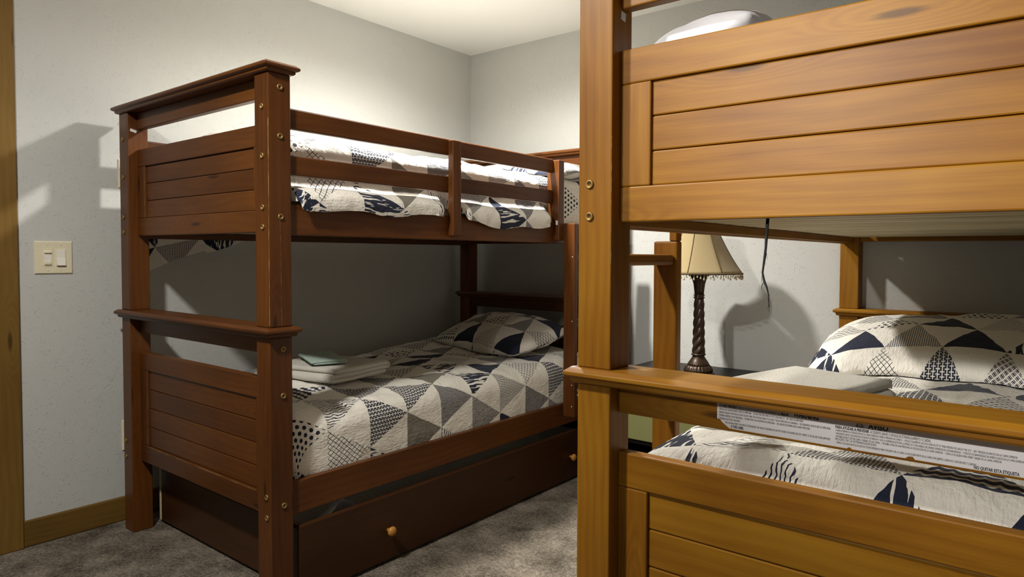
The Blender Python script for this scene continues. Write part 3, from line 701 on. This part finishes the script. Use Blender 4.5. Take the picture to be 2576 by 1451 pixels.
# ------------------------------------------------------------------ towels
def folded(name, c, w, d, layers, th, mat, rotz, seed, label, cat, group=None, amp=0.006):
    """layers of cloth folded like a serpentine; fold edges at local +-x"""
    path = []
    for k in range(layers):
        xs = [i / 10 for i in range(11)]
        if k % 2: xs = xs[::-1]
        sh = 0.006 * math.sin(k * 2.1 + seed)
        path += [(-w / 2 + x * w + sh, k * th * 1.02 + th / 2) for x in xs]
        if k < layers - 1:
            sgn = 1 if k % 2 == 0 else -1
            path += [(sgn * (w / 2 + th * 0.5 * math.sin(a)) + sh, k * th * 1.02 + th / 2 + th * 0.5 * 1.02 * (1 - math.cos(a))) for a in (math.pi * .25, math.pi * .5, math.pi * .75)]
    n = len(path); up_, dn = [], []
    for i, p in enumerate(path):
        a, b_ = Vector(path[max(i - 1, 0)]), Vector(path[min(i + 1, n - 1)]); t = (b_ - a).normalized(); nn = Vector((-t.y, t.x)) * th * 0.46
        up_.append((p[0] + nn.x, p[1] + nn.y)); dn.append((p[0] - nn.x, p[1] - nn.y))
    outl = up_ + dn[::-1]; m_ = len(outl); nv = 22
    vs = []
    for j in range(nv + 1):
        v = j / nv * 2 - 1
        for (px, pz) in outl:
            p = Vector((px * 6 + seed, v * d * 3, pz * 9)); q = noise.noise(p) * amp + noise.noise(p * 3.1) * amp * 0.4
            edge = max(0, abs(v) - 0.9) * 10
            vs.append((px * (1 - 0.02 * edge) + q, v * d / 2 + noise.noise(p * 2 + Vector((5, 5, 5))) * amp, max(0.0005, pz * (1 - 0.1 * edge) + q * 0.7 * min(1, pz / th))))
    fs = [(j * m_ + i, j * m_ + (i + 1) % m_, (j + 1) * m_ + (i + 1) % m_, (j + 1) * m_ + i) for j in range(nv) for i in range(m_)]
    for j, o_ in ((0, 0), (nv, nv * m_)):       # cap the cloth ends
        for i in range(n - 1):
            q = (o_ + i, o_ + i + 1, o_ + m_ - 2 - i, o_ + m_ - 1 - i); fs.append(q if j else q[::-1])
    me = D.meshes.new(name); me.from_pydata(vs, [], fs); me.uv_layers.new(name='UVMap')
    bm = bmesh.new(); bm.from_mesh(me); bmesh.ops.recalc_face_normals(bm, faces=bm.faces); bm.to_mesh(me); bm.free()
    o = link(name, me, mat, None, c, True); o.rotation_euler.z = rotz; tag(o, label, cat, group); return o
t1 = folded('bath_towel', (-0.46, 0.49, 0.604), 0.28, 0.38, 3, 0.016, TERRY, R(-80), 1.0, 'folded white bath towel under the mint washcloth on the lower bunk', 'towel')
t2 = folded('washcloth', (-0.48, 0.48, 0.657), 0.11, 0.24, 2, 0.009, MINT, R(70), 2.0, 'folded mint green washcloth lying on the white bath towel', 'washcloth')
t3 = folded('bath_towel', (1.36, 0.64, 0.700), 0.26, 0.33, 3, 0.024, TERRY, R(-14), 4.0, 'folded white bath towel on the lower bunk behind the label rail', 'towel')

settle(t1, d1); settle(t3, d3); settle(t2, t1)
# ------------------------------------------------------------------ nightstand and lamp
e = empty('nightstand', (0.55, 1.73, 0))
NX0, NX1, NY0, NY1 = 0.20, 0.92, 1.50, 1.96
box('top', NX0 - 0.01, NX1 + 0.01, NY0 - 0.01, NY1, 0.522, 0.542, BLACKWOOD, e, 0.004, 2)
box('side_panel', NX0, NX0 + 0.02, NY0 + 0.01, NY1 - 0.01, 0.0, 0.522, BLACKWOOD, e)
box('side_panel', NX1 - 0.02, NX1, NY0 + 0.01, NY1 - 0.01, 0.0, 0.522, BLACKWOOD, e)
box('back_panel', NX0 + 0.02, NX1 - 0.02, NY1 - 0.03, NY1 - 0.02, 0.02, 0.522, BLACKWOOD, e)
box('shelf', NX0 + 0.02, NX1 - 0.02, NY0 + 0.012, NY1 - 0.03, 0.235, 0.252, BLACKWOOD, e)
box('bottom_panel', NX0 + 0.02, NX1 - 0.02, NY0 + 0.012, NY1 - 0.03, 0.03, 0.045, BLACKWOOD, e)
dw = box('drawer_front', NX0 + 0.003, NX1 - 0.003, NY0 - 0.006, NY0 + 0.009, 0.258, 0.516, OLIVE, e, 0.003)
link('knob', lathe([(0.006, 0), (0.006, 0.01), (0.013, 0.018), (0.013, 0.022), (0.004, 0.026)], 16, 'y'), BRASS, dw, (0.86, NY0 - 0.006, 0.39), True)
tag(e, 'black nightstand with an olive green drawer front against the back wall', 'nightstand')
LX, LYY, LZ = 0.562, 1.69, 0.542
e = empty('table_lamp', (LX, LYY, LZ))
flut = lambda n, a_: (lambda a, h, i: 1 + a_ * math.cos(n * a))
link('base', lathe([(0.072, 0), (0.074, 0.006), (0.070, 0.012), (0.066, 0.016)], 40), BRONZE, e, (LX, LYY, LZ), True)
bowl = lathe([(0.062, 0), (0.063, 0.012), (0.055, 0.026), (0.048, 0.032)], 96, 'z', flut(24, 0.035))
link('fluted_foot', bowl, BRONZE, e, (LX, LYY, LZ + 0.016), True)
link('foot_dome', lathe([(0.050, 0), (0.047, 0.008), (0.036, 0.024), (0.028, 0.036), (0.026, 0.042), (0.032, 0.045), (0.032, 0.050), (0.026, 0.053)], 32), BRONZE, e, (LX, LYY, LZ + 0.047), True)
prof = [(0.027 - 0.006 * (i / 60), 0.245 * i / 60) for i in range(61)]
link('twisted_column', lathe(prof, 64, 'z', lambda a, h, i: 0.86 + 0.24 * abs(math.cos(2.0 * (a - h * 38)))), BRONZE, e, (LX, LYY, LZ + 0.099), True)
link('collar', lathe([(0.020, 0), (0.025, 0.003), (0.025, 0.007), (0.020, 0.010), (0.024, 0.013), (0.024, 0.018), (0.019, 0.021)], 32), BRONZE, e, (LX, LYY, LZ + 0.344), True)
link('capital', lathe([(0.020, 0), (0.022, 0.02), (0.025, 0.045), (0.031, 0.066), (0.040, 0.080), (0.051, 0.088), (0.053, 0.093), (0.040, 0.097), (0.032, 0.102), (0.030, 0.110)], 64, 'z', lambda a, h, i: 1 + 0.07 * abs(math.cos(4 * a)) * (1 if h < 0.09 else 0.3)), BRONZE, e, (LX, LYY, LZ + 0.365), True)
link('socket', lathe([(0.015, 0), (0.015, 0.05), (0.012, 0.055)], 20), BRONZE, e, (LX, LYY, LZ + 0.475), True)
link('bulb', lathe([(0.013, 0), (0.014, 0.02), (0.03, 0.05), (0.03, 0.07), (0.018, 0.09), (0.004, 0.096)], 24), plain('frosted_bulb', lin(225, 222, 214), 0.4), e, (LX, LYY, LZ + 0.53), True)
# bell shade: eight panels, concave flare
SB = LZ + 0.455
def shade_r(v): return 0.064 + (0.192 - 0.064) * ((1 - v) ** 1.75) * (1.0) + 0.010 * math.sin(v * math.pi)
def shade_pt(a, v, off=0.0):
    seg = 2 * math.pi / 8; k = (a / seg) % 1.0; f = math.cos(seg / 2) / math.cos((k - 0.5) * seg); f = 0.55 * f + 0.45
    r = (shade_r(v) + off) * f; return (r * math.cos(a), r * math.sin(a), v * 0.255)
A0 = R(10)
nA = 64; nV = 18; bm = bmesh.new(); gr = {}
for s, off in ((0, 0.0), (1, -0.0025)):
    for j in range(nV + 1):
        for i in range(nA): gr[(s, i, j)] = bm.verts.new(shade_pt(2 * math.pi * i / nA, j / nV, off))
for j in range(nV):
    for i in range(nA):
        k = (i + 1) % nA
        bm.faces.new((gr[(0, i, j)], gr[(0, k, j)], gr[(0, k, j + 1)], gr[(0, i, j + 1)])); bm.faces.new((gr[(1, i, j + 1)], gr[(1, k, j + 1)], gr[(1, k, j)], gr[(1, i, j)]))
for i in range(nA):
    k = (i + 1) % nA
    bm.faces.new((gr[(0, k, 0)], gr[(0, i, 0)], gr[(1, i, 0)], gr[(1, k, 0)])); bm.faces.new((gr[(0, i, nV)], gr[(0, k, nV)], gr[(1, k, nV)], gr[(1, i, nV)]))
bmesh.ops.rotate(bm, verts=bm.verts, cent=(0, 0, 0), matrix=Matrix.Rotation(A0, 3, 'Z'))
sh = link('shade', from_bm(bm, 'shade'), SHADE, e, (LX, LYY, SB), True)
RIBM = plain('brown_seam_cord', lin(92, 74, 44), 0.8)
for k in range(8):
    a = 2 * math.pi * k / 8
    bm = tube([Matrix.Rotation(A0, 3, 'Z') @ Vector(shade_pt(a, 0.03 + 0.94 * j / 14, 0.0008)) for j in range(15)], 0.0016, 6)
    link('seam', from_bm(bm, 'seam'), RIBM, sh, (LX, LYY, SB), True)
for nm, v, r_ in (('hem_band', 0.012, 0.0042), ('hem_band', 0.985, 0.0038)):
    bm = bmesh.new(); P = [Matrix.Rotation(A0, 3, 'Z') @ Vector(shade_pt(2 * math.pi * i / 64, v, 0.001)) for i in range(64)]
    rings = []
    for i, p in enumerate(P):
        n_ = Vector((p.x, p.y, 0)).normalized()
        rings.append([bm.verts.new(p + (n_ * math.cos(t) + Vector((0, 0, 1)) * math.sin(t)) * r_) for t in [2 * math.pi * q / 8 for q in range(8)]])
    for i in range(64):
        a, b_ = rings[i], rings[(i + 1) % 64]
        for q in range(8): bm.faces.new((a[q], a[(q + 1) % 8], b_[(q + 1) % 8], b_[q]))
    bmesh.ops.recalc_face_normals(bm, faces=bm.faces)
    link(nm, from_bm(bm, nm), RIBM, sh, (LX, LYY, SB), True)
bm = bmesh.new(); nb = 84
for i in range(nb):
    p = Matrix.Rotation(A0, 3, 'Z') @ Vector(shade_pt(2 * math.pi * i / nb, 0.0)); ln_ = 0.013 + 0.012 * (i % 3) / 2
    t = tube([p + Vector((0, 0, -ln_ * q)) for q in (0, 0.25, 0.45, 0.62, 0.8, 0.93, 1.0)], [0.0006, 0.0008, 0.0014, 0.0032, 0.0042, 0.0024, 0.0006], 6)
    me = from_bm(t, 'b'); bm.from_mesh(me); D.meshes.remove(me)
f_ = link('bead_fringe', from_bm(bm, 'fringe'), BEAD, sh, (LX, LYY, SB), True); f_['kind'] = 'stuff'
spd = bmesh.new()
for k in range(3):
    a = 2 * math.pi * k / 3; t = tube([(0, 0, 0), (0.064 * math.cos(a), 0.064 * math.sin(a), 0.0)], 0.0015, 6); me = from_bm(t, 'x'); spd.from_mesh(me); D.meshes.remove(me)
link('spider', from_bm(spd, 'spider'), BRONZE, e, (LX, LYY, SB + 0.25), True)
harp = tube([(0.012, 0, 0), (0.04, 0, 0.05), (0.042, 0, 0.12), (0.02, 0, 0.2), (0, 0, 0.215), (-0.02, 0, 0.2), (-0.042, 0, 0.12), (-0.04, 0, 0.05), (-0.012, 0, 0)], 0.002, 6)
link('harp', from_bm(harp, 'harp'), BRONZE, e, (LX, LYY, SB + 0.035), True)
link('finial', lathe([(0.004, 0), (0.009, 0.006), (0.010, 0.014), (0.004, 0.024), (0.001, 0.03)], 16), BRONZE, e, (LX, LYY, SB + 0.251), True)
tag(e, 'bronze twisted-column table lamp with a beige beaded bell shade', 'lamp')

# ------------------------------------------------------------------ hanging black cord
pts = [(1.456, 0.078, 1.150), (1.456, 0.074, 1.128), (1.4562, 0.07, 1.105), (1.4555, 0.07, 1.09), (1.454, 0.07, 1.075), (1.452, 0.07, 1.06), (1.4505, 0.07, 1.047), (1.4535, 0.07, 1.034), (1.4585, 0.07, 1.022), (1.461, 0.07, 1.012), (1.462, 0.07, 1.000), (1.4625, 0.07, 0.988)]
rad = [0.003, 0.003, 0.0027, 0.0022, 0.0024, 0.0019, 0.0018, 0.002, 0.0016, 0.0012, 0.0007, 0.0003]
bm = tube(pts, rad, 8)
for k in range(16):
    i = random.randrange(3, 11); p = Vector(pts[i]); q = p + Vector((random.uniform(-.004, .004), random.uniform(-.003, .003), random.uniform(-.02, -.008)))
    t = tube([p, (p + q) / 2 + Vector((random.uniform(-.002, .002), 0, 0)), q], [0.0005, 0.0004, 0.0002], 5); me = from_bm(t, 'h'); bm.from_mesh(me); D.meshes.remove(me)
c0 = Vector(pts[0]); bm.transform(Matrix.Translation(-c0))
tag(link('hanging_cord', from_bm(bm, 'cord'), BLACKCORD, None, c0, True), 'frayed black cord hanging down from the upper bunk slats', 'cord')

# ------------------------------------------------------------------ ceiling fixtures
for loc, where in [(a[0], a[3]) for a in DISKS] + [(a[0], a[6]) for a in SPOTS]:
    o = empty('recessed_downlight', (loc[0], loc[1], ZC))
    bm = bmesh.new(); rr = [(0.075, -0.001), (0.092, -0.001), (0.092, -0.006), (0.075, -0.006)]
    rings = [[bm.verts.new((r * math.cos(2 * math.pi * k / 40), r * math.sin(2 * math.pi * k / 40), z)) for k in range(40)] for r, z in rr]
    for a in range(4):
        for k in range(40): bm.faces.new((rings[a][k], rings[a][(k + 1) % 40], rings[(a + 1) % 4][(k + 1) % 40], rings[(a + 1) % 4][k]))
    bmesh.ops.recalc_face_normals(bm, faces=bm.faces)
    link('trim_ring', from_bm(bm, 'ring'), PAPER, o, (loc[0], loc[1], ZC), True)
    tag(o, 'white round recessed ceiling downlight ' + where, 'ceiling light', 'recessed ceiling downlights')
